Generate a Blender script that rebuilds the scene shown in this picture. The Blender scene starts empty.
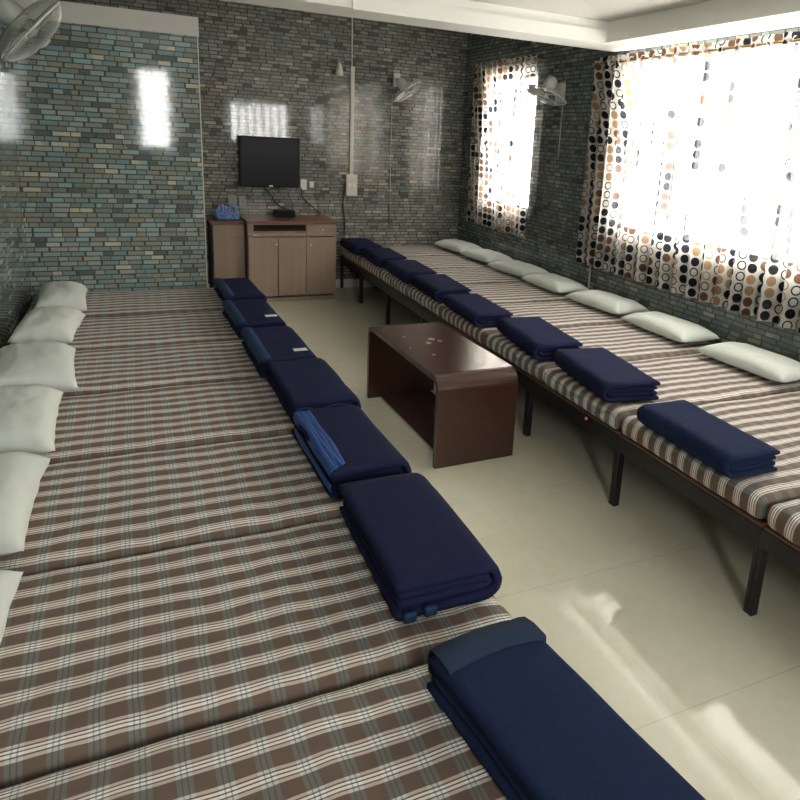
import bpy, bmesh, math, random
from mathutils import Vector, Matrix, noise
random.seed(7)
S = bpy.context.scene
COL = S.collection
# ------------------------------------------------------------ camera
cd = bpy.data.cameras.new('camera'); cam = bpy.data.objects.new('camera', cd); COL.objects.link(cam)
cd.sensor_width = 36; cd.lens = 692.59 / 800 * 36
cd.shift_x = (400 - 471.45) / 800; cd.shift_y = (319.28 - 400) / 800
cd.clip_start = 0.05
Rp = Matrix(((0.90245639, -0.42713696, 0.05679182), (-0.05748028, -0.25001436, -0.96653254), (0.42692912, 0.86893431, -0.25017901)))
rot = Rp.transposed() @ Matrix(((1, 0, 0), (0, -1, 0), (0, 0, -1)))
cam.matrix_world = Matrix.Translation((0, 0, 1.6)) @ rot.to_4x4()
S.camera = cam
# ------------------------------------------------------------ world, daylight, exposure
w = bpy.data.worlds.new('sky'); S.world = w; w.use_nodes = True
bg = w.node_tree.nodes['Background']; bg.inputs[0].default_value = (1.0, 1.0, 0.97, 1); bg.inputs[1].default_value = 15.0
def portal(name, loc, rot, sx, sy):
    l = bpy.data.lights.new(name, 'AREA'); l.shape = 'RECTANGLE'; l.size = sx; l.size_y = sy
    l.cycles.is_portal = True
    o = bpy.data.objects.new(name, l); o.location = loc; o.rotation_euler = rot; COL.objects.link(o)
PI = math.pi
portal('daylight_large_window', (3.42, 2.7, 1.66), (0, PI/2, 0), 1.3, 3.2)
portal('daylight_small_window', (3.42, 6.1, 1.65), (0, PI/2, 0), 1.2, 1.0)
portal('daylight_rear_window', (0.34, -1.42, 1.78), (PI/2, 0, 0), 0.5, 1.2)
portal('daylight_rear_wide_window', (2.42, -1.42, 1.7), (PI/2, 0, 0), 1.2, 1.0)
S.view_settings.view_transform = 'Standard'; S.view_settings.look = 'None'
S.view_settings.gamma = 1; S.view_settings.use_curve_mapping = False
S.view_settings.exposure = 0.86

# ------------------------------------------------------------ material helpers
class N:
    def __init__(s, name):
        s.m = bpy.data.materials.new(name); s.m.use_nodes = True; s.t = s.m.node_tree
        s.b = s.t.nodes['Principled BSDF']; s.out = s.t.nodes['Material Output']
    def n(s, typ, ins=None, **kw):
        x = s.t.nodes.new(typ)
        for k, v in kw.items(): setattr(x, k, v)
        for k, v in (ins or {}).items():
            if isinstance(v, bpy.types.NodeSocket): s.t.links.new(v, x.inputs[k])
            else: x.inputs[k].default_value = v
        return x
    def math(s, op, a, b=0.0, c=0.0): return s.n('ShaderNodeMath', {0: a, 1: b, 2: c}, operation=op).outputs[0]
    def link(s, a, b): s.t.links.new(a, b)
    def set(s, **kw):
        for k, v in kw.items():
            i = s.b.inputs[k.replace('_', ' ')]
            if isinstance(v, bpy.types.NodeSocket): s.link(v, i)
            else: i.default_value = v
        return s
    def mix(s, f, a, b, mode='MIX'):
        x = s.n('ShaderNodeMix', data_type='RGBA', blend_type=mode)
        for i, v in ((0, f), (6, a), (7, b)):
            if isinstance(v, bpy.types.NodeSocket): s.link(v, x.inputs[i])
            else: x.inputs[i].default_value = v
        return x.outputs[2]
    def ramp(s, f, stops, interp='LINEAR'):
        x = s.n('ShaderNodeValToRGB', {0: f}); r = x.color_ramp; r.interpolation = interp
        while len(r.elements) < len(stops): r.elements.new(0.5)
        for e, (p, c) in zip(r.elements, stops):
            e.position = p; e.color = (*c, 1) if len(c) == 3 else c
        return x.outputs[0]
    def bump(s, h, strength=0.3, dist=0.01):
        x = s.n('ShaderNodeBump', {'Strength': strength, 'Distance': dist, 'Height': h}); s.link(x.outputs[0], s.b.inputs['Normal'])
    def obj(s): return s.n('ShaderNodeTexCoord').outputs['Object']
    def noise(s, scale, vec=None, detail=3, rough=0.55):
        i = {'Scale': scale, 'Detail': detail, 'Roughness': rough}
        if vec is not None: i['Vector'] = vec
        return s.n('ShaderNodeTexNoise', i)

def plain(name, col, rough=0.5, metal=0.0, spec=0.5, var=0.08, nscale=30, bump=0.0, coat=0.0):
    a = N(name); o = a.obj(); nz = a.noise(nscale, o)
    c = a.mix(a.math('MULTIPLY', nz.outputs[0], 1.0), tuple(x * (1 - var) for x in col) + (1,), tuple(min(1, x * (1 + var)) for x in col) + (1,))
    a.set(Base_Color=c, Roughness=rough, Metallic=metal); a.b.inputs['Specular IOR Level'].default_value = spec
    a.b.inputs['Coat Weight'].default_value = coat; a.b.inputs['Coat Roughness'].default_value = 0.08
    if bump: a.bump(nz.outputs[0], bump, 0.004)
    return a.m

def tile_mat(name, ax, tone=1.0, off=0.0, tint=(1, 1, 1), sat=1.0):
    a = N(name); sep = a.n('ShaderNodeSeparateXYZ', {0: a.obj()})
    u = a.math('ADD', sep.outputs[ax], 40.0 + off); z = a.math('ADD', sep.outputs[2], 10.0)
    H = 0.0325; W = 0.084
    rz = a.math('DIVIDE', z, H); row = a.math('FLOOR', rz); fz = a.math('FRACT', rz)
    rn = a.n('ShaderNodeTexWhiteNoise', {'W': row}, noise_dimensions='1D').outputs[0]
    cu = a.math('ADD', a.math('DIVIDE', u, W), a.math('MULTIPLY', rn, 3.0))
    # uneven brick widths
    wob = a.math('MULTIPLY', a.math('SINE', a.math('MULTIPLY', cu, 2.1)), 0.22)
    cu = a.math('ADD', cu, wob)
    col = a.math('FLOOR', cu); fu = a.math('FRACT', cu)
    cell = a.n('ShaderNodeCombineXYZ', {0: col, 1: row, 2: 3.0}).outputs[0]
    r = a.n('ShaderNodeTexWhiteNoise', {'Vector': cell}, noise_dimensions='3D').outputs[0]
    big = a.noise(2.2, a.obj(), 1).outputs[0]
    rr = a.math('ADD', a.math('MULTIPLY', r, 0.8), a.math('MULTIPLY', big, 0.2))
    t = tone
    c = a.ramp(rr, [(0.0, (.035*t, .045*t, .045*t)), (0.16, (.10*t, .125*t, .12*t)), (0.3, (.07*t, .13*t, .14*t)), (0.42, (.13*t, .125*t, .095*t)),
                    (0.52, (.15*t, .175*t, .165*t)), (0.66, (.085*t, .10*t, .085*t)), (0.76, (.12*t, .19*t, .20*t)), (0.86, (.27*t, .25*t, .18*t))], 'CONSTANT')
    c = a.mix(0.16, c, (.115*t, .13*t, .12*t, 1))
    fine = a.noise(140, a.obj(), 3).outputs[0]
    c = a.mix(a.math('MULTIPLY', fine, 0.3), c, (.05*t, .055*t, .05*t, 1))
    m1 = a.math('MINIMUM', fz, a.math('SUBTRACT', 1.0, fz)); m2 = a.math('MINIMUM', fu, a.math('SUBTRACT', 1.0, fu))
    mort = a.math('MAXIMUM', a.math('LESS_THAN', m1, 0.11), a.math('LESS_THAN', m2, 0.045))
    c = a.mix(mort, c, (.034*t, .036*t, .032*t, 1))
    c = a.n('ShaderNodeHueSaturation', {'Saturation': sat, 'Color': c}).outputs[0]
    c = a.mix(1.0, c, (*tint, 1), 'MULTIPLY')
    # ceramic panel joints
    gz = a.math('FRACT', a.math('DIVIDE', z, H * 9)); gu = a.math('FRACT', a.math('DIVIDE', u, 0.40))
    j = a.math('MAXIMUM', a.math('LESS_THAN', gz, 0.010), a.math('LESS_THAN', gu, 0.008))
    c = a.mix(a.math('MULTIPLY', j, 0.4), c, (.22, .24, .22, 1))
    a.set(Base_Color=c, Roughness=0.055)
    wv = a.noise(6.0, a.obj(), 2).outputs[0]
    a.bump(a.math('ADD', a.math('MULTIPLY', wv, 1.0), a.math('MULTIPLY', mort, -0.02)), 0.04, 0.01)
    return a.m

def plaid_mat(name):
    a = N(name); o = a.obj()
    wn = a.noise(3.5, o, 2); wob = a.n('ShaderNodeVectorMath', {0: wn.outputs[1], 1: (.5, .5, .5)}, operation='SUBTRACT').outputs[0]
    wob = a.n('ShaderNodeVectorMath', {0: wob, 'Scale': 0.022}, operation='SCALE').outputs[0]
    v = a.n('ShaderNodeVectorMath', {0: o, 1: wob}, operation='ADD').outputs[0]
    sep = a.n('ShaderNodeSeparateXYZ', {0: v})
    rnd = a.n('ShaderNodeObjectInfo').outputs['Random']
    fx = a.math('FRACT', a.math('ADD', rnd, a.math('DIVIDE', a.math('ADD', sep.outputs[0], 10), 0.0685)))
    fy = a.math('FRACT', a.math('ADD', .75, a.math('DIVIDE', a.math('ADD', sep.outputs[1], 10), 0.0725)))
    def rows(br, pk, wh): return a.ramp(fy, [(0, br), (.46, pk), (.555, br), (.60, wh), (.68, br), (.725, wh), (.80, br), (.845, pk), (.94, br)], 'CONSTANT')
    between = rows((.165, .112, .088), (.66, .52, .45), (.92, .86, .78))      # brown ground
    crossed = rows((.185, .180, .160), (.70, .69, .63), (.97, .97, .94))      # where the grey columns pass
    col = a.ramp(fx, [(0, (0, 0, 0)), (.46, (1, 1, 1)), (.58, (.5, .5, .5)), (.62, (1, 1, 1)), (.73, (.5, .5, .5)), (.77, (1, 1, 1)), (.89, (0, 0, 0))], 'CONSTANT')
    c = a.mix(col, between, crossed)
    dk = a.math('LESS_THAN', a.math('ABSOLUTE', a.math('SUBTRACT', col, .5)), .1)
    c = a.mix(a.math('MULTIPLY', dk, .38), c, (.07, .065, .055, 1))
    c = a.mix(a.math('MULTIPLY', a.noise(260, o, 2).outputs[0], 0.15), c, (.10, .09, .08, 1))
    a.set(Base_Color=c, Roughness=0.85); a.b.inputs['Specular IOR Level'].default_value = 0.2
    a.b.inputs['Sheen Weight'].default_value = 0.1
    a.bump(a.noise(14, o, 3).outputs[0], 0.35, 0.012)
    return a.m

def floor_mat():
    a = N('vitrified_floor'); o = a.obj(); sep = a.n('ShaderNodeSeparateXYZ', {0: o})
    fx = a.math('FRACT', a.math('DIVIDE', a.math('ADD', sep.outputs[0], 10 - 0.93), 0.58))
    fy = a.math('FRACT', a.math('DIVIDE', a.math('ADD', sep.outputs[1], 10 * 0.664 - 1.224), 0.664))
    j = a.math('MAXIMUM', a.math('MULTIPLY', a.math('LESS_THAN', fx, 0.0045), .4), a.math('LESS_THAN', fy, 0.0045))
    n1 = a.noise(3.0, o, 6, .65).outputs[0]; n2 = a.noise(22, o, 5, .6).outputs[0]
    c = a.ramp(a.math('ADD', a.math('MULTIPLY', n1, .6), a.math('MULTIPLY', n2, .4)), [(.3, (.70, .66, .50)), (.7, (.79, .77, .62))])
    c = a.mix(a.math('MULTIPLY', j, 0.3), c, (.20, .17, .11, 1))
    a.set(Base_Color=c, Roughness=0.07); a.b.inputs['Specular IOR Level'].default_value = 0.5
    a.bump(n1, 0.02, 0.01)
    return a.m

def wood_mat(name, c1, c2, rough=0.35, ax=2, scale=1.0, coat=0.0):
    a = N(name); o = a.obj()
    sc = [26 * scale] * 3; sc[ax] = 1.6 * scale
    mp = a.n('ShaderNodeMapping', {0: o, 3: tuple(sc)}).outputs[0]
    n1 = a.noise(1.0, mp, 5, .6).outputs[0]; n2 = a.noise(3.0, o, 2).outputs[0]
    c = a.mix(a.math('ADD', a.math('MULTIPLY', n1, .8), a.math('MULTIPLY', n2, .2)), (*c1, 1), (*c2, 1))
    a.set(Base_Color=c, Roughness=rough); a.b.inputs['Coat Weight'].default_value = coat; a.b.inputs['Coat Roughness'].default_value = .1
    a.bump(n1, 0.06, 0.003)
    return a.m

def curtain_mat():
    a = N('dotted_curtain'); uv = a.n('ShaderNodeTexCoord').outputs['UV']; sep = a.n('ShaderNodeSeparateXYZ', {0: uv})
    U = a.math('DIVIDE', sep.outputs[0], 0.068); cu = a.math('FLOOR', U); fu = a.math('FRACT', U)
    V = a.math('ADD', a.math('DIVIDE', sep.outputs[1], 0.066), a.math('MULTIPLY', a.math('FRACT', a.math('MULTIPLY', cu, 0.5)), 0.6))
    cv = a.math('FLOOR', V); fv = a.math('FRACT', V)
    du = a.math('MULTIPLY', a.math('SUBTRACT', fu, .5), 1.10); dv = a.math('SUBTRACT', fv, .5)
    d = a.math('SQRT', a.math('ADD', a.math('MULTIPLY', du, du), a.math('MULTIPLY', dv, dv)))
    cell = a.n('ShaderNodeCombineXYZ', {0: cu, 1: cv, 2: 1.0}).outputs[0]
    r1 = a.n('ShaderNodeTexWhiteNoise', {'Vector': cell}, noise_dimensions='3D').outputs[0]
    cell2 = a.n('ShaderNodeCombineXYZ', {0: cu, 1: a.math('FLOOR', a.math('DIVIDE', cv, 2.0)), 2: 9.0}).outputs[0]
    r2 = a.n('ShaderNodeTexWhiteNoise', {'Vector': cell2}, noise_dimensions='3D').outputs[0]
    disc = a.math('LESS_THAN', d, 0.43)
    ring = a.math('MULTIPLY', disc, a.math('GREATER_THAN', d, 0.31))
    full = a.math('LESS_THAN', r1, 0.64)
    m = a.math('MAXIMUM', ring, a.math('MULTIPLY', disc, full))
    dotc = a.ramp(r2, [(0, (.012, .013, .016)), (.42, (.11, .055, .035)), (.66, (.02, .022, .028)), (.8, (.26, .16, .09))], 'CONSTANT')
    cloth = (.48, .45, .40, 1)
    c = a.mix(m, cloth, dotc)
    # header and hem are doubled cloth: they let far less light through
    hem = a.math('MAXIMUM', a.math('GREATER_THAN', sep.outputs[1], 1.49), a.math('LESS_THAN', sep.outputs[1], 0.07))
    dif = a.n('ShaderNodeBsdfDiffuse', {0: c}); trl = a.n('ShaderNodeBsdfTranslucent', {0: c})
    tr = a.n('ShaderNodeBsdfTransparent', {0: (1, 1, 1, 1)})
    s1 = a.n('ShaderNodeMixShader', {0: a.math('MULTIPLY_ADD', hem, -0.22, 0.42)}); a.link(dif.outputs[0], s1.inputs[1]); a.link(trl.outputs[0], s1.inputs[2])
    r3 = a.n('ShaderNodeTexWhiteNoise', {'W': cu}, noise_dimensions='1D').outputs[0]
    mo = a.math('MULTIPLY', m, a.math('MULTIPLY_ADD', a.math('POWER', r3, 2.0), 0.11, 0.045))
    fac = a.math('MULTIPLY', a.math('SUBTRACT', 0.16, mo), a.math('SUBTRACT', 1.0, a.math('MULTIPLY', hem, .9)))
    s2 = a.n('ShaderNodeMixShader', {0: fac}); a.link(s1.outputs[0], s2.inputs[1]); a.link(tr.outputs[0], s2.inputs[2])
    a.link(s2.outputs[0], a.out.inputs[0])
    return a.m

M = {}
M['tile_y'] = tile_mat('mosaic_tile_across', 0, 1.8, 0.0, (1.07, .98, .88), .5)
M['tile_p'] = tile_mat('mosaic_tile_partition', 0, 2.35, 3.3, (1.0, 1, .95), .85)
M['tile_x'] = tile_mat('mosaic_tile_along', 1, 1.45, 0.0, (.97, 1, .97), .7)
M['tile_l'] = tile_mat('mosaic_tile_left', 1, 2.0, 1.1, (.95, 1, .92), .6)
M['floor'] = floor_mat()
M['plaid'] = plaid_mat('plaid_cotton')
M['curtain'] = curtain_mat()
M['ceil'] = plain('ceiling_paint', (.62, .61, .56), .7, nscale=3, var=.03)
M['beam'] = plain('beam_paint', (.78, .78, .72), .6, nscale=3, var=.03)
M['slab'] = plain('slab_paint', (.56, .54, .49), .7, nscale=5, var=.05)
M['white'] = plain('white_plastic', (.72, .72, .66), .4, nscale=20, var=.03)
M['fanw'] = plain('fan_plastic', (.55, .57, .52), .35, nscale=20, var=.05)
M['fanwire'] = plain('fan_wire', (.50, .52, .47), .35, metal=.3)
M['trunk'] = plain('conduit_plastic', (.60, .56, .48), .5)
M['steel'] = plain('black_painted_steel', (.012, .012, .014), .4, var=.3)
M['ply'] = wood_mat('bed_plywood', (.10, .045, .03), (.16, .08, .05), .6, 1)
M['blanket'] = plain('navy_wool', (.013, .0155, .050), .95, spec=.15, var=.25, nscale=60, bump=.5)
M['blanket2'] = plain('bright_navy_wool', (.012, .021, .060), .95, spec=.15, var=.25, nscale=60, bump=.5)
M['satin'] = plain('blue_satin', (.020, .075, .26), .5, spec=.4, var=.25, nscale=50, bump=.2)
M['satin3'] = plain('teal_blue_satin', (.010, .026, .060), .65, spec=.25, var=.2, nscale=60, bump=.2)
M['satin2'] = plain('dull_blue_satin', (.010, .034, .10), .6, spec=.3, var=.2, nscale=60, bump=.2)
M['tag'] = plain('tag_cloth', (.70, .72, .70), .7)
M['pillow'] = plain('pillow_cotton', (.70, .74, .68), .85, spec=.2, var=.05, nscale=12, bump=.25)
M['table'] = wood_mat('dark_laminate', (.034, .013, .009), (.066, .027, .018), .2, 1, .5, coat=.3)
M['cab'] = wood_mat('brown_laminate', (.20, .135, .10), (.40, .29, .21), .4, 2, .6)
M['cabtop'] = wood_mat('reddish_top_laminate', (.15, .055, .035), (.22, .085, .055), .3, 0, .6)
M['dark'] = plain('dark_gap', (.02, .014, .012), .6)
M['tvb'] = plain('tv_bezel', (.006, .006, .007), .45, spec=.15)
M['tvs'] = plain('tv_screen', (.006, .006, .008), .3, spec=.15)
M['cable'] = plain('black_cable', (.02, .02, .02), .5)
M['gcable'] = plain('pale_cable', (.38, .37, .33), .5)
M['metal'] = plain('brushed_metal', (.55, .55, .52), .3, metal=.9)
M['brass'] = plain('brass_rod', (.42, .30, .14), .35, metal=.8)
M['alu'] = plain('window_frame_paint', (.55, .55, .52), .4)
M['bag'] = plain('blue_plastic_bag', (.10, .18, .38), .35, var=.7, nscale=45, bump=.5)
M['wht'] = plain('bright_handle', (.8, .8, .76), .3)
M['grey'] = plain('grey_switch_plate', (.24, .26, .24), .3)
M['smoke'] = plain('scuffed_laminate', (.32, .22, .18), .5, var=.2)
M['pink'] = plain('pink_plastic', (.75, .25, .35), .4)
g = N('window_glass'); gl = g.n('ShaderNodeBsdfGlass', {'Roughness': 0.0, 'IOR': 1.02}); tp = g.n('ShaderNodeBsdfTransparent')
mx = g.n('ShaderNodeMixShader', {0: .92}); g.link(gl.outputs[0], mx.inputs[1]); g.link(tp.outputs[0], mx.inputs[2]); g.link(mx.outputs[0], g.out.inputs[0]); M['glass'] = g.m

# ------------------------------------------------------------ object helpers
def tag(o, label=None, cat=None, group=None, kind=None):
    if label: o['label'] = label
    if cat: o['category'] = cat
    if group: o['group'] = group
    if kind: o['kind'] = kind
    return o
def obj(name, bm, mat, parent=None, smooth=False, loc=None):
    me = bpy.data.meshes.new(name)
    bmesh.ops.recalc_face_normals(bm, faces=bm.faces)
    bm.to_mesh(me); bm.free()
    for f in me.polygons: f.use_smooth = smooth
    me.materials.append(mat)
    o = bpy.data.objects.new(name, me); COL.objects.link(o)
    if parent: o.parent = parent
    if loc: o.location = loc
    return o
def thing(name, label, cat, loc=(0, 0, 0), rotz=0, group=None):
    o = bpy.data.objects.new(name, None); COL.objects.link(o); o.location = loc; o.rotation_euler = (0, 0, rotz)
    o.empty_display_size = .1
    return tag(o, label, cat, group)
def dup(root, loc, rotz=0, label=None, group=None):
    r = root.copy(); COL.objects.link(r); r.location = loc; r.rotation_euler = (0, 0, rotz)
    if label: r['label'] = label
    if group: r['group'] = group
    for ch in list(root.children):
        c = ch.copy(); COL.objects.link(c); c.parent = r
        for gch in list(ch.children):
            d = gch.copy(); COL.objects.link(d); d.parent = c
    return r
def box(bm, a, b, bev=0.0, seg=2):
    t = bmesh.new(); bmesh.ops.create_cube(t, size=1)
    for v in t.verts:
        v.co = Vector(((a[i] + b[i]) / 2 + v.co[i] * (b[i] - a[i]) for i in range(3)))
    if bev: bmesh.ops.bevel(t, geom=list(t.edges), offset=bev, segments=seg, affect='EDGES', profile=.5)
    me = bpy.data.meshes.new('t'); t.to_mesh(me); t.free(); bm.from_mesh(me); bpy.data.meshes.remove(me)
def mb(*boxes, bev=0.0):
    bm = bmesh.new()
    for a, b in boxes: box(bm, a, b, bev)
    return bm
def tube(bm, pts, r, n=8, closed=False):
    pts = [Vector(p) for p in pts]; rings = []
    k = len(pts)
    for i, p in enumerate(pts):
        a = pts[(i - 1) % k] if (closed or i > 0) else p; b = pts[(i + 1) % k] if (closed or i < k - 1) else p
        d = (b - a).normalized()
        up = Vector((0, 0, 1)) if abs(d.z) < .9 else Vector((1, 0, 0))
        x = d.cross(up).normalized(); y = d.cross(x)
        rr = r[i] if isinstance(r, (list, tuple)) else r
        rings.append([bm.verts.new(p + (x * math.cos(2*PI*j/n) + y * math.sin(2*PI*j/n)) * rr) for j in range(n)])
    for i in range(k if closed else k - 1):
        A, B = rings[i], rings[(i + 1) % k]
        # align the closing ring
        for j in range(n): bm.faces.new((A[j], A[(j+1) % n], B[(j+1) % n], B[j]))
    if not closed:
        bm.faces.new(rings[0]); bm.faces.new(rings[-1])
def lathe(bm, prof, n=32, mat=None):
    rings = []
    for r, z in prof:
        rings.append([bm.verts.new((r*math.cos(2*PI*j/n), r*math.sin(2*PI*j/n), z)) for j in range(n)])
    for A, B in zip(rings, rings[1:]):
        for j in range(n): bm.faces.new((A[j], A[(j+1) % n], B[(j+1) % n], B[j]))
    bm.faces.new(rings[0]); bm.faces.new(rings[-1])
    if mat is not None: bmesh.ops.transform(bm, matrix=mat, verts=[v for R in rings for v in R])
def soft_box(sx, sy, sz, r, nx, ny, nz, fn=None):
    """rounded box on z 0..sz, centred in x and y, with a displacement fn(Vector)->Vector"""
    bm = bmesh.new(); V = {}
    def vert(i, j, k):
        key = (i, j, k)
        if key in V: return V[key]
        p = Vector((-sx/2 + sx*i/nx, -sy/2 + sy*j/ny, sz*k/nz))
        c = Vector((max(-sx/2+r, min(sx/2-r, p.x)), max(-sy/2+r, min(sy/2-r, p.y)), max(r, min(sz-r, p.z))))
        d = p - c
        if d.length > 1e-9:
            m = max(abs(d.x), abs(d.y), abs(d.z)); d = d.normalized() * m
        p = c + d
        if fn: p = fn(p)
        V[key] = bm.verts.new(p); return V[key]
    for i in range(nx):
        for j in range(ny):
            for k in (0, nz): bm.faces.new([vert(i, j, k), vert(i+1, j, k), vert(i+1, j+1, k), vert(i, j+1, k)])
    for i in range(nx):
        for k in range(nz):
            for j in (0, ny): bm.faces.new([vert(i, j, k), vert(i+1, j, k), vert(i+1, j, k+1), vert(i, j, k+1)])
    for j in range(ny):
        for k in range(nz):
            for i in (0, nx): bm.faces.new([vert(i, j, k), vert(i, j+1, k), vert(i, j+1, k+1), vert(i, j, k+1)])
    return bm
def nz3(x, y, z=0): return noise.noise(Vector((x, y, z)))

# ------------------------------------------------------------ the room
XL, XR, YB, YR, YP, XP = -0.66, 3.25, 7.10, -1.30, 5.29, 0.43
ZB, ZC = 2.285, 2.42
def struct(name, bm, m, parent=None):
    o = obj(name, bm, m, parent)
    if parent is None: o['kind'] = 'structure'
    return o
struct('floor', mb(((XL-.2, YR-.2, -.1), (XR+.2, YB+.2, 0))), M['floor'])
struct('wall_back', mb(((XL-.2, YB, 0), (XR+.2, YB+.15, 3.2))), M['tile_y'])
struct('wall_left', mb(((XL-.15, YR-.15, 0), (XL, YB, 3.2))), M['tile_l'])
# tiled partition with its plastered top edge
pw = struct('wall_partition', mb(((XL, YP, 0), (XP, YB, 2.165))), M['tile_p'])
struct('trim_1', mb(((XL, YP-.012, 2.165), (XP+.012, YB, ZB))), M['slab'])
struct('trim_2', mb(((XP+.001, YP-.004, 0), (XP+.007, YP+.004, 2.165))), M['trunk'])
W1 = (5.58, 6.50, .98, 2.22)      # small window, y0 y1 z0 z1
W2 = (1.38, 4.33, 1.00, 2.25)     # large window
def wall_with_holes(axis, c0, c1, lo, hi, holes, zt=3.2):
    bm = bmesh.new()
    def bx(u0, u1, z0, z1):
        if axis == 'x': box(bm, (c0, u0, z0), (c1, u1, z1))
        else: box(bm, (u0, c0, z0), (u1, c1, z1))
    u = lo
    for (a, b, z0, z1) in sorted(holes):
        bx(u, a, 0, zt); bx(a, b, 0, z0); bx(a, b, z1, zt); u = b
    bx(u, hi, 0, zt)
    return bm
struct('wall_right', wall_with_holes('x', XR, XR+.15, YR-.15, YB, [W1, W2]), M['tile_x'])
W3 = (.10, .56, 1.2, 2.36); W4 = (1.85, 3.0, 1.3, 2.1)
struct('wall_rear', wall_with_holes('y', YR-.15, YR, XL-.15, XR+.15, [W3, W4]), M['tile_y'])
def window(name, axis, c, W, nmull):
    a, b, z0, z1 = W; t = .03
    def bxs(u0, u1, za, zb, d0=-.02, d1=.02):
        return ((c+d0, u0, za), (c+d1, u1, zb)) if axis == 'x' else ((u0, c+d0, za), (u1, c+d1, zb))
    bs = [bxs(a, b, z0, z0+t), bxs(a, b, z1-t, z1), bxs(a, a+t, z0+t, z1-t), bxs(b-t, b, z0+t, z1-t)]
    for i in range(1, nmull):
        u = a + (b-a)*i/nmull; bs.append(bxs(u-(.012 if nmull < 6 else .035), u+(.012 if nmull < 6 else .035), z0+t, z1-t))
    o = struct(name, mb(*bs), M['alu'])
    p = obj('window_pane', mb(bxs(a+t, b-t, z0+t, z1-t, -.002, .002)), M['glass'], o)
    return o
window('window_1', 'x', XR+.09, W1, 2)
window('window_2', 'x', XR+.09, W2, 4)
window('window_3', 'y', YR-.09, W3, 1)
window('window_4', 'y', YR-.09, W4, 7)  # wide extra mullions added to split its wall reflection into curtain-like strips
# ceiling: dropped beam across, pelmet along the right wall, two gently sloped planes meeting at a hip
XF, YF = 2.93, 4.15
struct('trim_3', mb(((XP+.0, YF, ZB), (XR, 4.47, 3.1)), ((XL, YF, ZB), (XP, 4.47, 3.1)), ((XL, YF-.010, ZB), (1.17, YF, ZB+.075)), ((1.17, YF-.022, ZB-.008), (XF, YF, ZB+.075))), M['beam'])
struct('trim_4', mb(((XF, YR, ZB), (XR, YF, ZC+.6)), ((XF-.016, YR, ZB), (XF, YF, ZB+.06))), M['beam'])
bm = bmesh.new()
Lx = XF - XL; k = .75; s = .10
hipx, hipy = XL, YF - k*Lx
vs = [bm.verts.new(p) for p in ((XF, YF, ZC), (XL, YF, ZC), (XL, hipy, ZC + s*k*Lx), (XF, YR, ZC), (XL, YR, ZC + s*k*Lx))]
bm.faces.new((vs[0], vs[1], vs[2])); bm.faces.new((vs[0], vs[2], vs[4], vs[3]))
r_ = bmesh.ops.extrude_face_region(bm, geom=list(bm.faces))
for v in r_['geom']:
    if isinstance(v, bmesh.types.BMVert): v.co.z += .08
struct('ceiling', bm, M['ceil'])
struct('ceiling', mb(((XL, 4.47, 3.0), (XR, YB, 3.1))), M['ceil'])
struct('baseboard_back', mb(((XP, YB-.012, 0), (XR, YB, .09))), M['white'])

# ------------------------------------------------------------ cots
def make_cot(L, Wd, label, group):
    t = thing('bed_frame', label, 'bed', (0, 0, 0), 0, group)      # origin: front edge corner (x along the bed, y across)
    h = .345
    obj('rail', mb(((0, 0, h-.07), (.022, Wd, h)), ((L-.022, 0, h-.05), (L, Wd, h)), ((.022, 0, h-.05), (L-.022, .02, h)), ((.022, Wd-.02, h-.05), (L-.022, Wd, h)), bev=.002), M['steel'], t)
    for x in (0.002, L-.032):
        for y in (.0005, Wd-.0185):
            obj('leg', mb(((x, y, 0), (x+.032, y+.018, h-.002)), bev=.002), M['steel'], t)
    obj('bed_board', mb(((0.003, .004, h), (L-.003, Wd-.004, h+.012)), bev=.002), M['ply'], t)
    return t
WD = .816
names_r = ['second', 'third', 'fourth', 'fifth', 'sixth', 'seventh']
cot = make_cot(XR-.01-1.905, WD-.001, 'black steel cot in the window row, nearest one, only its far end in view', 'black steel cots along the window wall')
cot.location = (1.905, 1.487-WD, 0)
for i, lab in enumerate(['black steel cot under the windows whose near leg stands at the right picture edge', 'black steel cot under the windows, second one with its near leg in view',
        'black steel cot under the windows, standing right behind the near half of the coffee table', 'black steel cot under the windows, behind the far end of the coffee table',
        'black steel cot under the windows, third from the back wall', 'black steel cot under the windows, second from the back wall']):
    dup(cot, (1.905, 1.487 + WD*i, 0), 0, lab)
c = make_cot(XR-.01-1.905, YB-.006-1.487-WD*6, 'narrow black steel cot under the windows at the back wall', 'black steel cots along the window wall')
c.location = (1.905, 1.487+WD*6, 0)
# left row: 1.43 long, .668 wide
LW_, LL = .668, 1.415
seamL = [1.233 + .668*i for i in range(-1, 6)]
cotL = make_cot(LL-.02, LW_-.004, 'black steel cot of the left row, nearest the camera', 'black steel cots along the left wall')
cotL.location = (XL+.01, seamL[0], 0)
for i in range(1, 7):
    dup(cotL, (XL+.01, seamL[i] , 0), 0, ['', 'black steel cot of the left row, second from the near end', 'black steel cot of the left row under the blanket with crumpled bright blue edging',
        'black steel cot of the left row beside the coffee table, third from the near end', 'black steel cot of the left row under the nearer tagged blanket', 'black steel cot of the left row under the farther tagged blanket',
        'black steel cot of the left row at the far end against the mosaic partition'][i])

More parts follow.
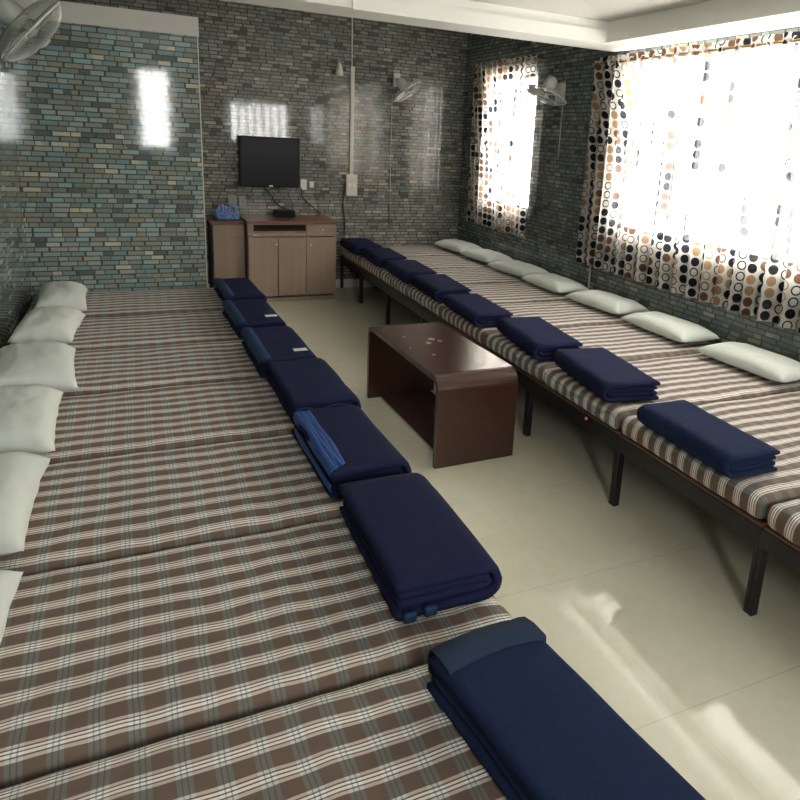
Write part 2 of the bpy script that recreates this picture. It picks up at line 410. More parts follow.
def mattress(cx, cy, sx, sy, h, label, group, seed, sag=.012, z=.358):
    def fn(p):
        top = max(0, min(1, p.z/h))
        q = p.copy()
        e = min(sy/2-abs(p.y), sx/2-abs(p.x))
        puff = 1 - math.exp(-max(e, 0)/.05)
        q.z += top*(-.010 + sag*puff + .005*nz3(p.x*4+seed*9, p.y*5, seed) + .003*nz3(p.x*13, p.y*9+seed, 3))
        edge = abs(p.y) > sy/2-.02
        q.y += .006*nz3(p.x*5+seed, p.z*10, seed*2) * (1 if edge else 0)
        q.x += .006*nz3(p.y*9+seed, p.z*14, 5+seed) * (1 if abs(p.x) > sx/2-.03 else 0)
        return q
    bm = soft_box(sx, sy-.010, h, .035, 60, 36, 6, fn)
    o = obj('mattress', bm, M['plaid'], None, True, (cx, cy, z))
    return tag(o, label, 'mattress', group)
seamR = [.67, 1.49, 2.31, 2.97, 3.68, 4.37, 5.06, 5.75, 6.42, 7.085]
rl = ['plaid mattress in the window row nearest the camera, cut by the right picture edge', 'plaid mattress in the window row under the nearest folded navy blanket', 'plaid mattress in the window row under the second nearest folded blanket',
      'plaid mattress in the window row behind the dark table end, under the third nearest blanket', 'plaid mattress in the window row under the fourth blanket counted from the near end', 'plaid mattress in the window row under the fifth blanket counted from the near end',
      'plaid mattress in the window row, third from the back wall', 'plaid mattress in the window row, second from the back wall', 'plaid mattress in the window row touching the back wall']
for i in range(9):
    a, b = seamR[i], seamR[i+1]
    mattress((1.895+3.235)/2 + .004*(i % 2), (a+b)/2, 3.235-1.895, b-a, .098, rl[i], 'plaid mattresses under the windows', i+1)
ll = ['brown and white plaid mattress at the bottom of the picture under the nearest blanket', 'plaid mattress of the left row under the plain sixth blanket with the lowest full pillow', 'plaid mattress of the left row under the blanket with crumpled bright blue edging',
      'plaid mattress of the left row under the fourth blanket from the far end', 'plaid mattress of the left row under the nearer tagged blanket', 'plaid mattress of the left row under the farther tagged blanket', 'plaid mattress of the left row at the foot of the mosaic partition']
for i in range(7):
    a = seamL[i]; b = a + .668
    if i == 6: b = YP - .004
    xr = [.80, .805, .78, .77, .76, .75, .74][i]
    if b - a > .05: mattress((XL+.012+xr)/2, (a+b)/2, xr-XL-.012, b-a, .098, ll[i], 'plaid mattresses along the left wall', i+20, z=.358)

# ------------------------------------------------------------ pillows
def pillow(cx, cy, sx, sy, h, rz, seed, label, group, z=.464, tilt=0.0):
    bm = bmesh.new(); n = 28; T = {}
    for sgn in (1, -1):
        for i in range(n+1):
            for j in range(n+1):
                u = -1+2*i/n; v = -1+2*j/n
                edge = i in (0, n) or j in (0, n)
                if edge and (i, j, 0) in T: T[(i, j, sgn)] = T[(i, j, 0)]; continue
                prof = ((1-abs(u)**3.2)*(1-abs(v)**3.8))**.55
                pinch_x = 1 - .07*(1-abs(v)**2)*abs(u)**3 + 0; pinch_y = 1 - .05*(1-abs(u)**2)*abs(v)**3
                wr = .012*nz3(u*2.5+seed*3, v*2.5, seed) + .005*nz3(u*7, v*7+seed, 2)
                x = u*sx/2*pinch_x + .006*nz3(v*3, seed, 1); y = v*sy/2*pinch_y + .006*nz3(u*3, seed, 4)
                zz = (h*.62 if sgn > 0 else -h*.38)*prof*(1+wr*8) + h*.38
                vv = bm.verts.new((x, y, max(zz, 0.001)))
                T[(i, j, sgn)] = vv
                if edge: T[(i, j, 0)] = vv
    for sgn in (1, -1):
        for i in range(n):
            for j in range(n):
                f = [T[(i, j, sgn)], T[(i+1, j, sgn)], T[(i+1, j+1, sgn)], T[(i, j+1, sgn)]]
                bm.faces.new(f if sgn > 0 else f[::-1])
    # flat sewn flange around the cushion
    o = obj('pillow', bm, M['pillow'], None, True, (cx, cy, z))
    o.rotation_euler = (0, tilt, rz)
    return tag(o, label, 'pillow', group)
rp = [(2.60, 'white pillow under the large curtain nearest the camera, cut by the right picture edge'), (3.33, 'white pillow by the window wall, second nearest the camera'), (4.02, 'white pillow under the left edge of the large curtain'),
      (4.70, 'white pillow on bare tile stretch between the two curtains, beside the pale vertical wall pipe'), (5.33, 'plump white pillow under the right edge of the small curtain, fifth from the near end'), (5.98, 'white pillow under the small curtain, second from the back wall'), (6.60, 'white pillow in the far corner against the back wall')]
for i, (y, lab) in enumerate(rp):
    pillow(3.055 + .012*((i*7) % 3-1), y, .31, (.60, .60, .59, .56, .56, .55, .55)[i], .10+.014*((i*3) % 3), (.06, .02, .09, .04, .16, .10, .14)[i], i+1, lab, 'white pillows along the window wall')
lp = [(-.445, 4.79, .27, .58, 'pale pillow of the left row farthest away, against the mosaic partition'), (-.455, 4.12, .28, .54, 'pale pillow of the left row, second from the mosaic partition'), (-.45, 3.41, .33, .58, 'broad pale pillow of the left row, third from the mosaic partition'),
      (-.465, 2.80, .32, .58, 'pale pillow of the left row, fourth from the mosaic partition'), (-.465, 2.18, .31, .56, 'pale pillow of the left row, fifth from the mosaic partition, cut by the picture edge'), (-.47, 1.52, .33, .56, 'pale pillow at the left edge of the picture, only a sliver in view')]
for i, (x, y, sx, sy, lab) in enumerate(lp):
    pillow(x, y, sx, sy, .135, (.05, -.06, .08, .03, -.02, 0)[i], i+11, lab, 'pale pillows along the left wall', tilt=.04)

# ------------------------------------------------------------ folded blankets
def ribbon(bm, path, t, y0, y1, ny, seed, amp=.004, shrink=0.0):
    """a thick cloth ribbon: path in xz, extruded along y"""
    P = [Vector((p[0], 0, p[1])) for p in path]; n = len(P); L = []
    prof = []
    for i in range(n):
        d = (P[min(i+1, n-1)] - P[max(i-1, 0)]).normalized(); nn = Vector((-d.z, 0, d.x))
        prof.append((P[i], nn))
    loop = [(p + q*t/2) for p, q in prof]
    # rounded end cap
    pe, qe = prof[-1]; de = Vector((qe.z, 0, -qe.x))
    loop += [pe + de*t*.35 + qe*t*.25, pe + de*t*.35 - qe*t*.25]
    loop += [(p - q*t/2) for p, q in reversed(prof)]
    ps, qs = prof[0]; ds = Vector((qs.z, 0, -qs.x))
    loop += [ps - ds*t*.35 - qs*t*.25, ps - ds*t*.35 + qs*t*.25]
    rows = []
    for j in range(ny+1):
        f = j/ny; y = y0 + (y1-y0)*f
        e = min(f, 1-f)*(y1-y0); rnd = (1 - max(0, 1-e/.012)**2*.35)
        row = []
        for p in loop:
            cz = p.z; cx = p.x
            k = 1 + .0
            q = Vector((cx, y, cz))
            q.x += amp*nz3(y*6+seed, p.z*12, seed) ; q.z += amp*.8*nz3(p.x*9+seed, y*7, seed*1.3)*min(1, p.z/.04)
            q.y += (amp*1.5*nz3(p.x*7+seed, p.z*50, seed)) * (1 if e < .02 else 0)
            row.append(q)
        if rnd < 1:
            # tuck the end of the ribbon inwards, thinning it
            m = len(prof)
            for i in range(m):
                a = i; b = 2*m + 2 - 1 - i + 0
                mid = (row[a] + row[b]) / 2
                row[a] = mid + (row[a]-mid)*rnd; row[b] = mid + (row[b]-mid)*rnd
        rows.append([bm.verts.new(q) for q in row])
    for A, B in zip(rows, rows[1:]):
        for i in range(len(A)): bm.faces.new((A[i], A[(i+1) % len(A)], B[(i+1) % len(A)], B[i]))
    m = len(prof); 
    for R in (rows[0], rows[-1]):
        for i in range(m-1):
            bm.faces.new((R[i], R[i+1], R[2*m+1-(i+1)], R[2*m+1-i]))
        bm.faces.new((R[m-1], R[m], R[m+1], R[m+2])); bm.faces.new((R[2*m+1], R[2*m+2], R[2*m+3], R[0]))
def upath(xl, xr, zl, zh, n=9, m=12):
    r = (zh-zl)/2
    p = [(xl + (xr-r-xl)*i/m, zl) for i in range(m)]
    p += [(xr-r + r*math.sin(PI*i/n), zl + r - r*math.cos(PI*i/n)) for i in range(n+1)]
    p += [(xr-r - (xr-r-xl)*i/m, zh) for i in range(1, m+1)]
    return p
def blanket(cx, cy, sx, sy, h, rz, seed, label, group, mat='blanket', flip=False, trim=None, tagged=False, z=.464):
    t = thing('folded_blanket', label, 'blanket', (cx, cy, z), rz + (PI if flip else 0), group)
    bm = bmesh.new(); T = h/4
    ribbon(bm, upath(-sx/2, sx/2, T*.5, h-T*.5), T*.97, -sy/2, sy/2, 22, seed)
    ribbon(bm, upath(-sx/2+.008, sx/2-T*1.15, T*1.5, h-T*1.5, 5), T*.95, -sy/2+.006, sy/2-.008, 22, seed+3)
    obj('cloth', bm, M[mat], t, True)
    if trim == 'left':       # bound edge on the open long side
        b2 = bmesh.new(); wdt = .042
        ribbon(b2, [(-sx/2-.008, h*.72), (-sx/2-.006, h*.95), (-sx/2+.012, h+.003), (-sx/2+wdt, h+.001)], .006, -sy/2+.008, sy/2-.008, 22, seed+5, .003)
        obj('satin_trim', b2, M['satin2'], t, True)
    if trim == 'crumple':
        for q in range(4):
            b2 = bmesh.new(); x0 = -sx/2 - .004 + q*.014
            ribbon(b2, [(x0, h*(.74+.06*q)), (x0-.002, h*(.9+.03*q)), (x0+.004, h+.005), (x0+.015, h+.006)], .007, -sy/2+.012+.01*q, sy/2-.03, 30, seed+7+q*2, .007)
            obj('satin_trim', b2, M['satin'], t, True)
        b2 = bmesh.new(); ribbon(b2, [(-sx/2-.008, h*.30), (-sx/2-.010, h*.42), (-sx/2-.008, h*.52)], .007, -sy/2+.004, sy/2-.06, 30, seed+2, .006)
        obj('satin_trim', b2, M['satin'], t, True)
    if trim == 'front':      # thin bound edge showing along the near end
        b2 = bmesh.new()
        pts = [(-sx/2+sx*.86*i/12, -sy/2-.008, h*.70 + .006*math.sin(i*.9)) for i in range(13)]
        tube(b2, pts, .0045, 8); obj('satin_trim', b2, M['satin2'], t, True)
    if trim == 'far':        # wide bound edge across the far end
        b2 = bmesh.new(); n = 14; rows = []
        for j, (yy, zz) in enumerate([(sy/2-.075, h+.0005), (sy/2-.072, h+.006), (sy/2-.03, h+.007), (sy/2+.004, h+.001), (sy/2+.012, h*.75), (sy/2+.008, h*.4), (sy/2, h*.4), (sy/2-.075, h*.8)]):
            rows.append([b2.verts.new((-sx/2-.002 + (sx-.004)*i/n, yy + .012*math.sin(i/n*PI)-.01*(i/n), zz+.003*nz3(i*.8, j, seed)*(1 if 0 < j < 5 else 0))) for i in range(n+1)])
        for A, B in zip(rows, rows[1:] + rows[:1]):
            for i in range(n): b2.faces.new((A[i], A[i+1], B[i+1], B[i]))
        obj('satin_trim', b2, M['satin3'], t, True)
    if trim == 'corner':
        for (xx, zz) in ((-sx/2+.022, .016), (-sx/2+.075, .020)):
            b2 = soft_box(.034, .018, .026, .006, 6, 4, 4); bmesh.ops.translate(b2, verts=b2.verts, vec=(xx, -sy/2-.012, zz-.010))
            obj('satin_trim', b2, M['satin2'], t, True)
    if tagged:
        b2 = bmesh.new(); box(b2, (sx*.14, -sy/2+.085, h+.0035), (sx*.14+.065, -sy/2+.125, h+.0055), .0005)
        lb = obj('label_tag', b2, M['tag'], t); lb['label'] = 'small white cloth label'
    return t
gl_ = 'folded navy blankets along the left row'
blanket(.662, .862, .245, .56, .095, .125, 1, 'largest folded navy blanket, bottom of the picture, wide dull blue band across its far end', gl_, 'blanket2', trim='far')
blanket(.652, 1.615, .270, .545, .100, -.01, 2, 'plain folded navy blanket, second from the picture bottom, small blue ends at near corner', gl_, trim='corner')
blanket(.635, 2.24, .260, .54, .095, .03, 3, 'folded navy blanket with crumpled bright blue satin edging along its left side', gl_, trim='crumple')
blanket(.645, 2.86, .262, .55, .095, .02, 4, 'folded dark navy blanket with a thin blue line along its near end', gl_, trim='front')
blanket(.612, 3.46, .262, .58, .090, .02, 5, 'folded navy blanket with blue side band and white tag, nearer of the two tagged ones', gl_, trim='left', tagged=True)
blanket(.590, 4.15, .255, .56, .085, .04, 6, 'folded navy blanket with blue side band and white tag, farther of the two tagged ones', gl_, trim='left', tagged=True)
blanket(.600, 4.83, .235, .58, .085, .04, 7, 'folded navy blanket at the far end of the left row, before the wooden cabinet', gl_, trim='left')
gr_ = 'folded navy blankets along the front of the window row'
br = [(1.990, 1.895, .235, .54, .090, -.04, 'thick folded navy blanket on the front edge of the window row, nearest the camera', 'blanket2'),
      (2.055, 2.66, .28, .56, .095, -.13, 'folded navy blanket on the window row, second nearest the camera', 'blanket'),
      (2.06, 3.32, .27, .60, .095, -.12, 'folded navy blanket on the window row, third nearest, behind the coffee table  near end', 'blanket'),
      (2.01, 4.03, .25, .58, .085, -.05, 'flat folded navy blanket on the window row, fourth nearest, above the coffee table', 'blanket'),
      (2.03, 4.70, .26, .58, .095, -.06, 'folded navy blanket on the window row, fifth from the near end', 'blanket'),
      (2.03, 5.36, .26, .58, .095, -.04, 'folded navy blanket on the window row, third from the back wall', 'blanket'),
      (2.02, 6.03, .26, .56, .095, -.04, 'folded navy blanket on the window row, second from the back wall', 'blanket'),
      (1.99, 6.66, .26, .54, .095, 0, 'folded navy blanket at the far end of the window row by the back wall', 'blanket')]
for i, (x, y, sx, sy, h, rz, lab, mt) in enumerate(br):
    blanket(x, y, sx, sy, h, rz, 20+i, lab, gr_, mt, flip=True)

# ------------------------------------------------------------ coffee table: one bent sheet and a low plank
tb = thing('coffee_table', 'dark brown low table with rounded ends and panel legs standing in the aisle', 'table', (1.478, 3.43, 0), .03)
bm = bmesh.new(); Wt, Lt, Ht, th, R = .45, 1.05, .475, .028, .075
def prof(off):
    r = R - off; h = Ht - off; l = Lt/2 - off; p = [(-l, 0)]
    p += [(-l + r - r*math.cos(PI/2*i/8), h - r + r*math.sin(PI/2*i/8)) for i in range(9)]
    p += [(l - r + r*math.sin(PI/2*i/8), h - r + r*math.cos(PI/2*i/8)) for i in range(9)]
    return p + [(l, 0)]
O_, I_ = prof(0), prof(th)
va = [[bm.verts.new((x, y, z)) for (y, z) in O_] + [bm.verts.new((x, y, z)) for (y, z) in reversed(I_)] for x in (-Wt/2, Wt/2)]
n = len(O_)
for i in range(2*n): bm.faces.new((va[0][i], va[0][(i+1) % (2*n)], va[1][(i+1) % (2*n)], va[1][i]))
for s_ in (0, 1):
    for i in range(n-1): bm.faces.new((va[s_][i], va[s_][i+1], va[s_][2*n-2-i], va[s_][2*n-1-i]))
bmesh.ops.bevel(bm, geom=[e for e in bm.edges if len(e.link_faces) == 2 and e.calc_face_angle(0) > 1.2 and abs(e.verts[0].co.x-e.verts[1].co.x) < 1e-6], offset=.003, segments=2, affect='EDGES')
o = obj('bent_top', bm, M['table'], tb)
sm = [f for f in o.data.polygons]
obj('base_plank', mb(((-.14, -Lt/2+th, 0.0), (.19, Lt/2-th, .012)), bev=.002), M['table'], tb)
# pale scuff marks on the top
for (x, y, r) in ((.02, .12, .030), (-.03, .05, .022), (.05, .07, .018), (-.12, .20, .012), (-.17, -.02, .010), (-.09, -.16, .014)):
    bm = bmesh.new()
    k = 9; c = [bm.verts.new((x + r*(.6+.5*abs(nz3(i, x*9, y)))*math.cos(2*PI*i/k), y + 1.3*r*(.5+.6*abs(nz3(i*2, y*7, x)))*math.sin(2*PI*i/k), Ht+.0006)) for i in range(k)]
    bm.faces.new(c); obj('scuff_mark', bm, M['smoke'], tb)

# ------------------------------------------------------------ cabinet
cb = thing('tv_cabinet', 'brown wooden storage cabinet with reddish top and open slot under the television', 'cabinet', (0, 0, 0))
x0, x1, yf, yb = .905, 1.725, 6.57, YB-.006
obj('body', mb(((x0, yf+.015, .04), (x0+.018, yb, .745)), ((x1-.018, yf+.015, .04), (x1, yb, .745)), ((x0+.018, yb-.02, .04), (x1-.018, yb, .745)), ((x0, yf+.012, .0), (x1, yb, .04)),
    ((x0+.018, yf+.015, .665), (x1-.018, yb-.02, .675)), ((x0+.018, yf+.015, .735), (x1-.018, yb-.02, .745)), ((1.435, yf+.015, .04), (1.45, yb-.02, .735)), ((x0+.018, yf, .675), (x0+.05, yf+.02, .735))), M['cab'], cb)
obj('top_board', mb(((x0-.012, yf-.015, .745), (x1+.012, yb, .772)), bev=.004), M['cabtop'], cb)
def handle(x, y, z, par):
    b = bmesh.new(); lathe(b, [(.004, 0), (.004, .010), (.010, .014), (.010, .020), (.004, .023)], 12, Matrix.Translation((x, y, z)) @ Matrix.Rotation(PI/2, 4, 'X'))
    obj('knob', b, M['wht'], par, True)
def door(nm, a, b_, z0, z1, kx, kz):
    d = obj(nm, mb(((a, yf, z0), (b_, yf+.014, z1)), bev=.002), M['cab'], cb)
    if kx: handle(kx, yf, kz, d)
door('drawer', 1.437, x1-.003, .63, .737, 1.585, .69)
door('door', 1.437, x1-.003, .06, .622, 1.475, .545)
door('door', 1.175, 1.431, .06, .622, None, 0)
door('door', x0+.003, 1.169, .06, .622, 1.155, .555)
door('drawer', x0+.003, 1.431, .628, .663, .955, .645)
sc_ = thing('side_cabinet', 'narrower brown wooden cabinet set back on the left of the television cabinet', 'cabinet', (0, 0, 0))
a0, a1, af = .615, .893, 6.70
obj('body', mb(((a0, af+.014, .0), (a1, yb, .725))), M['cab'], sc_)
obj('side_panel', mb(((a0-.012, af, .0), (a0, yb, .725))), M['dark'], sc_)
obj('top_board', mb(((a0-.02, af-.012, .725), (a1, yb, .748)), bev=.003), M['cabtop'], sc_)
obj('door', mb(((a0+.003, af, .05), (a1-.003, af+.013, .60)), bev=.002), M['cab'], sc_)
obj('drawer', mb(((a0+.003, af, .606), (a1-.003, af+.013, .72)), bev=.002), M['cab'], sc_)

# set-top box, bag, television
sb = thing('set_top_box', 'small black box lying on the cabinet top below the television', 'electronics', (1.30, 6.93, .772), -.1)
obj('case', mb(((-.10, -.07, .003), (.10, .07, .060)), bev=.005), M['tvb'], sb)
obj('front_panel', mb(((-.09, -.073, .010), (.09, -.0695, .050))), M['tvs'], sb)
def bagfn(p):
    q = p.copy(); s0 = nz3(p.x*22, p.y*22, p.z*22); s1 = nz3(p.x*50, p.y*45+3, p.z*50)
    rr = 1 - .35*(p.z/.115)
    q.x *= rr*(1+.25*s0); q.y *= rr*(1+.2*s1); q.z = max(0, q.z*(1 + .35*s0+.2*s1)) if p.z > .002 else p.z
    return q
bg_ = obj('plastic_bag', soft_box(.23, .14, .115, .03, 22, 16, 10, bagfn), M['bag'], None, False, (.755, 6.86, .748)); tag(bg_, 'crumpled blue plastic bag on top of the small side cabinet', 'bag')
tv = thing('television', 'black flat television mounted on the tiled back wall', 'television', (1.19, YB-.05, 1.28))
obj('casing', mb(((-.285, -.02, -.237), (.285, .018, .237)), bev=.006), M['tvb'], tv)
obj('screen_glass', mb(((-.266, -.0225, -.210), (.266, -.0198, .220))), M['tvs'], tv)
obj('wall_mount', mb(((-.09, .018, -.08), (.09, .0495, .08))), M['steel'], tv)
lg = obj('logo_plate', mb(((-.012, -.024, -.230), (.022, -.0200, -.218))), M['metal'], tv); lg['label'] = 'tiny silver maker badge'

# sockets, trunking, cables
def plate(name, x0, x1, z0, z1, m, lab, cat, group=None, rock=True):
    t = thing(name, lab, cat, (0, 0, 0), 0, group)
    obj('plate', mb(((x0, YB-.012, z0), (x1, YB, z1)), bev=.003), M[m], t)
    if rock:
        k = 2 if x1-x0 > .05 else 1
        for i in range(k):
            w_ = (x1-x0)/k; obj('rocker', mb(((x0+w_*i+w_*.3, YB-.016, z0+(z1-z0)*.35), (x0+w_*i+w_*.7, YB-.012, z0+(z1-z0)*.7)), bev=.001), M[m], t)
plate('wall_socket', 1.495, 1.555, 1.02, 1.125, 'white', 'white wall socket just right of the television', 'socket')
plate('wall_socket', 1.585, 1.625, 1.045, 1.105, 'white', 'tiny white wall socket, the farther right of the pair beside the television', 'socket')
plate('switch_plate', .80, .875, .86, .955, 'grey', 'grey switch plate low on the back wall, left one above the cabinets', 'switch')
plate('switch_plate', .895, .965, .83, .945, 'grey', 'grey switch plate low on the back wall, right one above the cabinets', 'switch')
sw = thing('switch_box', 'cream switch box at the foot of the vertical trunking on the back wall', 'switch', (2.008, YB, 1.08))
obj('casing', mb(((-.055, -.045, -.108), (.060, 0, .108)), bev=.004), M['trunk'], sw)
for dx in (-.02, .025): obj('rocker', mb(((dx-.012, -.050, -.02), (dx+.012, -.045, .02)), bev=.001), M['white'], sw)
tk = obj('cable_trunking', mb(((1.992, YB-.022, 1.188), (2.030, YB, 2.235)), bev=.003), M['trunk']); tag(tk, 'cream vertical cable trunking on the back wall above the switch box', 'trunking')
bm = bmesh.new(); tube(bm, [(2.004, YB-.007, 2.235), (2.002, YB-.007, 3.0)], .007); tag(obj('conduit_pipe', bm, M['trunk'], None, True), 'thin pale pipe rising from the trunking to the ceiling beam', 'pipe')
def cable(pts, r, m, lab, n=30):
    # smooth through the points
    P = [Vector(p) for p in pts]; out = []
    for i in range(len(P)-1):
        p0, p1, p2, p3 = P[max(i-1, 0)], P[i], P[i+1], P[min(i+2, len(P)-1)]
        for j in range(8):
            t = j/8
            out.append(.5*((2*p1) + (p2-p0)*t + (2*p0-5*p1+4*p2-p3)*t*t + (3*p1-p0-3*p2+p3)*t**3))
    out.append(P[-1]); bm = bmesh.new(); tube(bm, out, r, 6)
    tag(obj('cable', bm, M[m], None, True), lab, 'cable')
yw = YB-.010
cable([(1.14, YB-.03, 1.034), (1.19, yw, .98), (1.26, yw, .88), (1.31, YB-.04, .845), (1.33, 7.0, .842)], .0055, 'cable', 'black cable hanging from the television down to the small black box')
cable([(1.50, YB-.018, 1.04), (1.505, yw, 1.0), (1.52, yw, .94), (1.62, yw, .85), (1.69, YB-.03, .79), (1.62, 6.95, .777)], .0055, 'cable', 'black cable sagging from the socket beside the television to the cabinet top')
cable([(1.955, YB-.015, 1.10), (1.935, yw, 1.0), (1.93, yw, .85), (1.95, yw, .70), (1.94, yw, .50), (1.90, yw, .40)], .006, 'cable', 'black cable dropping from the switch box behind the far bed')
cable([(2.43, yw, 2.0), (2.43, yw, 1.4), (2.44, yw, .66)], .004, 'gcable', 'thin pale cable running straight down below the back wall fan')
cable([(3.242, 5.12, 1.94), (3.242, 5.12, 1.75), (3.242, 5.12, 1.5)], .004, 'gcable', 'thin pale cable below the fan between the two curtains')
bm = bmesh.new(); tube(bm, [(3.240, 4.50, .45), (3.240, 4.50, .72)], .008); tag(obj('wall_pipe', bm, M['gcable'], None, True), 'short pale pipe on the tiles below the left corner of the large curtain', 'pipe')
# bell-shaped fitting
lm = thing('wall_lamp', 'small pale bell-shaped lamp holder high on the back wall left of the trunking', 'lamp', (1.866, YB, 2.20))
bm = bmesh.new(); lathe(bm, [(.038, -.065), (.036, -.03), (.026, .02), (.018, .045), (.010, .055)], 20, Matrix.Translation((0, -.055, .0))); obj('shade', bm, M['trunk'], lm, True)
bm = bmesh.new(); tube(bm, [(0, 0, .10), (0, -.03, .10), (0, -.05, .085), (0, -.055, .05)], .006); obj('bracket', bm, M['metal'], lm, True)
# pink bead on the rail
bm = bmesh.new(); bmesh.ops.create_uvsphere(bm, u_segments=12, v_segments=8, radius=.008); tag(obj('plastic_bead', bm, M['pink'], None, True, (1.896, 2.545, .335)), 'tiny pink bead on the cot rail under the second nearest blanket', 'bead')

# ------------------------------------------------------------ fans
def fan(wallp, centre, axis, R, label, box_=None, spokes=36, roll=0.0, dep=.055, wr=.0011):
    t = thing('wall_fan', label, 'fan', wallp)
    wp = Vector(wallp); c = Vector(centre) - wp; ax = Vector(axis).normalized()
    Mx = Matrix.Translation(c) @ ax.to_track_quat('Z', 'Y').to_matrix().to_4x4() @ Matrix.Rotation(roll, 4, 'Z')
    k = R/.2
    def T(bm): bmesh.ops.transform(bm, matrix=Mx, verts=bm.verts); return bm
    def ring(bm, r, z, tr): tube(bm, [(r*math.cos(2*PI*i/40), r*math.sin(2*PI*i/40), z) for i in range(40)], tr, 6, True)
    def cage(sgn):
        bm = bmesh.new(); pr = lambda f: (R*(.16+.84*f), sgn*dep*k*(1-f**3))
        for i in range(spokes):
            a = 2*PI*i/spokes; tube(bm, [(pr(f)[0]*math.cos(a+.35*(1-f)), pr(f)[0]*math.sin(a+.35*(1-f)), pr(f)[1]) for f in (0, .25, .5, .75, .9, 1)], wr*k, 4)
        ring(bm, pr(.5)[0], pr(.5)[1], .0016*k)
        return bm
    obj('front_grille', T(cage(1)), M['fanwire'], t, True)
    obj('rear_grille', T(cage(-1)), M['fanwire'], t, True)
    bm = bmesh.new(); ring(bm, R, 0, .0065*k); obj('rim', T(bm), M['fanw'], t, True)
    bm = bmesh.new(); lathe(bm, [(.004, dep*k+.013*k), (.028*k, dep*k+.009*k), (.034*k, dep*k), (.034*k, dep*k-.010*k)], 24); obj('front_cap', T(bm), M['fanw'], t, True)
    bm = bmesh.new(); lathe(bm, [(.03*k, -.035*k), (.058*k, -.05*k), (.062*k, -.10*k), (.055*k, -.15*k), (.03*k, -.17*k), (.005, -.172*k)], 24); obj('motor_housing', T(bm), M['fanw'], t, True)
    bm = bmesh.new(); lathe(bm, [(.010*k, -.04*k), (.012*k, .0), (.03*k, .0), (.03*k, .02*k), (.005, .03*k)], 16); obj('hub', T(bm), M['fanw'], t, True)
    for b in range(3):
        bm = bmesh.new(); rows = []
        for i in range(9):
            f = i/8; r = R*(.14+.72*f); wd = .30+.28*math.sin(PI*min(1, f*.9+.1))
            rows.append([bm.verts.new((r*math.cos(a), r*math.sin(a), z_)) for a, z_ in [(2*PI*b/3 + (q/6-.5)*wd*2, (q/6-.5)*.035*k) for q in range(7)]])
        for A, B in zip(rows, rows[1:]):
            for q in range(6): bm.faces.new((A[q], A[q+1], B[q+1], B[q]))
        r_ = bmesh.ops.extrude_face_region(bm, geom=list(bm.faces))
        for v in r_['geom']:
            if isinstance(v, bmesh.types.BMVert): v.co.z += .002
        obj('blade', T(bm), M['fanw'], t, True)
    tail = Mx @ Vector((0, 0, -.12*k))
    # wall bracket and neck
    bm = bmesh.new(); nrm = Vector(box_)                        # direction off the wall
    ppos = Vector((0, 0, 0))
    side = Vector((0, 0, 1)).cross(nrm).normalized()
    P_ = []
    t2 = bmesh.new(); bmesh.ops.create_cube(t2, size=1)
    for v in t2.verts:
        v.co = nrm*(v.co.x+.5)*.035 + side*v.co.y*.09*k + Vector((0, 0, 1))*v.co.z*.16*k
    bmesh.ops.bevel(t2, geom=list(t2.edges), offset=.006, segments=2, affect='EDGES')
    obj('wall_plate', t2, M['fanw'], t)
    tube(bm, [nrm*.03, nrm*.07 + Vector((0, 0, -.02)), tail*.6 + nrm*.03, tail], .014*k, 10)
    obj('neck', bm, M['fanw'], t, True)
    bm = bmesh.new(); bmesh.ops.create_uvsphere(bm, u_segments=16, v_segments=10, radius=.022*k); bmesh.ops.translate(bm, verts=bm.verts, vec=nrm*.06)
    obj('joint', bm, M['fanw'], t, True)
    return t
fan((XL, 4.62, 2.17), (-.455, 4.60, 2.03), (.74, .12, -.66), .215, 'wall fan on the left wall at the top left corner of the picture', (1, 0, 0), 90, 0.0, .075, .0017)
fan((2.47, YB, 2.15), (2.50, 6.84, 2.03), (.52, -.28, -.78), .165, 'small wall fan on the back wall right of the trunking', (0, -1, 0))
fan((XR, 5.15, 2.02), (3.03, 5.05, 1.985), (-.35, .02, -.94), .175, 'wall fan between the two dotted curtains on the window wall', (-1, 0, 0))

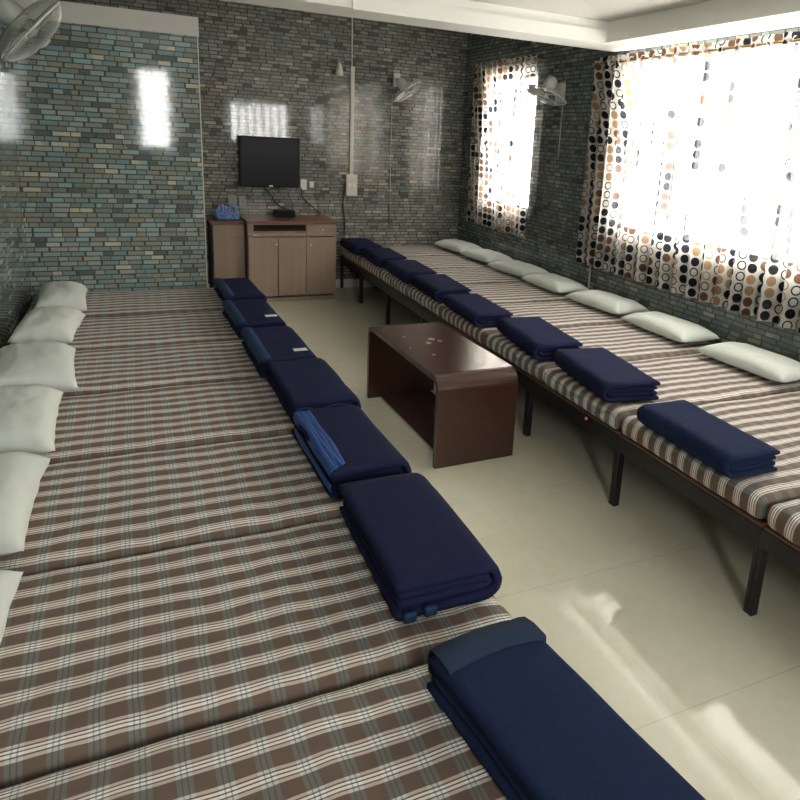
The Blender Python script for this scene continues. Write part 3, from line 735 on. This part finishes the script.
# ------------------------------------------------------------ curtains
def curtain(x, y0, y1, z0, z1, seed, label, wl=.125, amp=.030, u0=0.0):
    t = thing('curtain', label, 'curtain', (x, (y0+y1)/2, z0), 0, 'dotted curtains over the windows')
    bm = bmesh.new(); uvl = bm.loops.layers.uv.new('UVMap')
    L = y1-y0; nu = int(L/.0085); nz = 36; H = z1-z0; U = {}
    V = []
    for k in range(nz+1):
        f = k/nz; row = []; arc = u0; prev = None
        for i in range(nu+1):
            s0 = L*i/nu
            ph = 2*PI*s0/wl + 1.3*nz3(s0*2.2, seed, 0) + .5*nz3(s0*4, f*1.2, seed)
            a = amp*(1.15-.35*f)*(.75+.5*nz3(s0*3+seed, 2, f))
            dx = a*math.sin(ph) + .006*nz3(s0*9, f*3, seed)
            yy = -L/2 + s0 + .008*nz3(s0*6, f*2, seed+4)
            p = Vector((dx, yy, H*f))
            if prev is not None: arc += math.hypot(p.x-prev.x, p.y-prev.y)
            prev = p; v = bm.verts.new(p); row.append(v); U[v] = (arc, H*f + .02*0)
        V.append(row)
    for A, B in zip(V, V[1:]):
        for i in range(nu):
            fc = bm.faces.new((A[i], A[i+1], B[i+1], B[i]))
            for lp_ in fc.loops: lp_[uvl].uv = U[lp_.vert]
    obj('cloth', bm, M['curtain'], t, True)
    # eyelet rings in the header
    n = max(3, int(L/wl))
    for i in range(n):
        b2 = bmesh.new(); yy = -L/2 + wl*(i+.5)
        if yy > L/2: continue
        pts = [(0 + .0, yy + .0, H-.05)]
        tube(b2, [(.022*math.cos(q*PI/8), yy+.004*math.sin(q*PI/8*.0), H-.045+.022*math.sin(q*PI/8)) for q in range(16)], .004, 6, True)
        obj('eyelet', b2, M['metal'], t, True)
    return t
XC = XR - .062
curtain(XC, 5.50, 6.71, .765, 2.345, 3, 'narrow dotted curtain over the small window near the back wall', u0=.03)
curtain(XC, 3.00, 4.60, .700, 2.250, 5, 'wide dotted curtain, left panel over the large window', u0=.2)
curtain(XC, 1.25, 2.985, .700, 2.250, 8, 'wide dotted curtain, right panel over the large window, cut by the picture edge', u0=.7)
def rod(y0, y1, z, lab):
    t = thing('curtain_rod', lab, 'rod', (XC, (y0+y1)/2, z))
    b = bmesh.new(); tube(b, [(0, (y0-y1)/2, 0), (0, (y1-y0)/2, 0)], .008, 10); obj('pole', b, M['brass'], t, True)
    for s_ in (-1, 1):
        b = bmesh.new(); tube(b, [(0, s_*((y1-y0)/2-.02), 0), (.062, s_*((y1-y0)/2-.02), 0)], .006, 8); obj('bracket', b, M['metal'], t, True)
rod(5.44, 6.76, 2.30, 'metal rod carrying the narrow curtain near the back wall')
rod(1.20, 4.66, 2.205, 'long metal rod carrying the wide curtains under the ceiling pelmet')
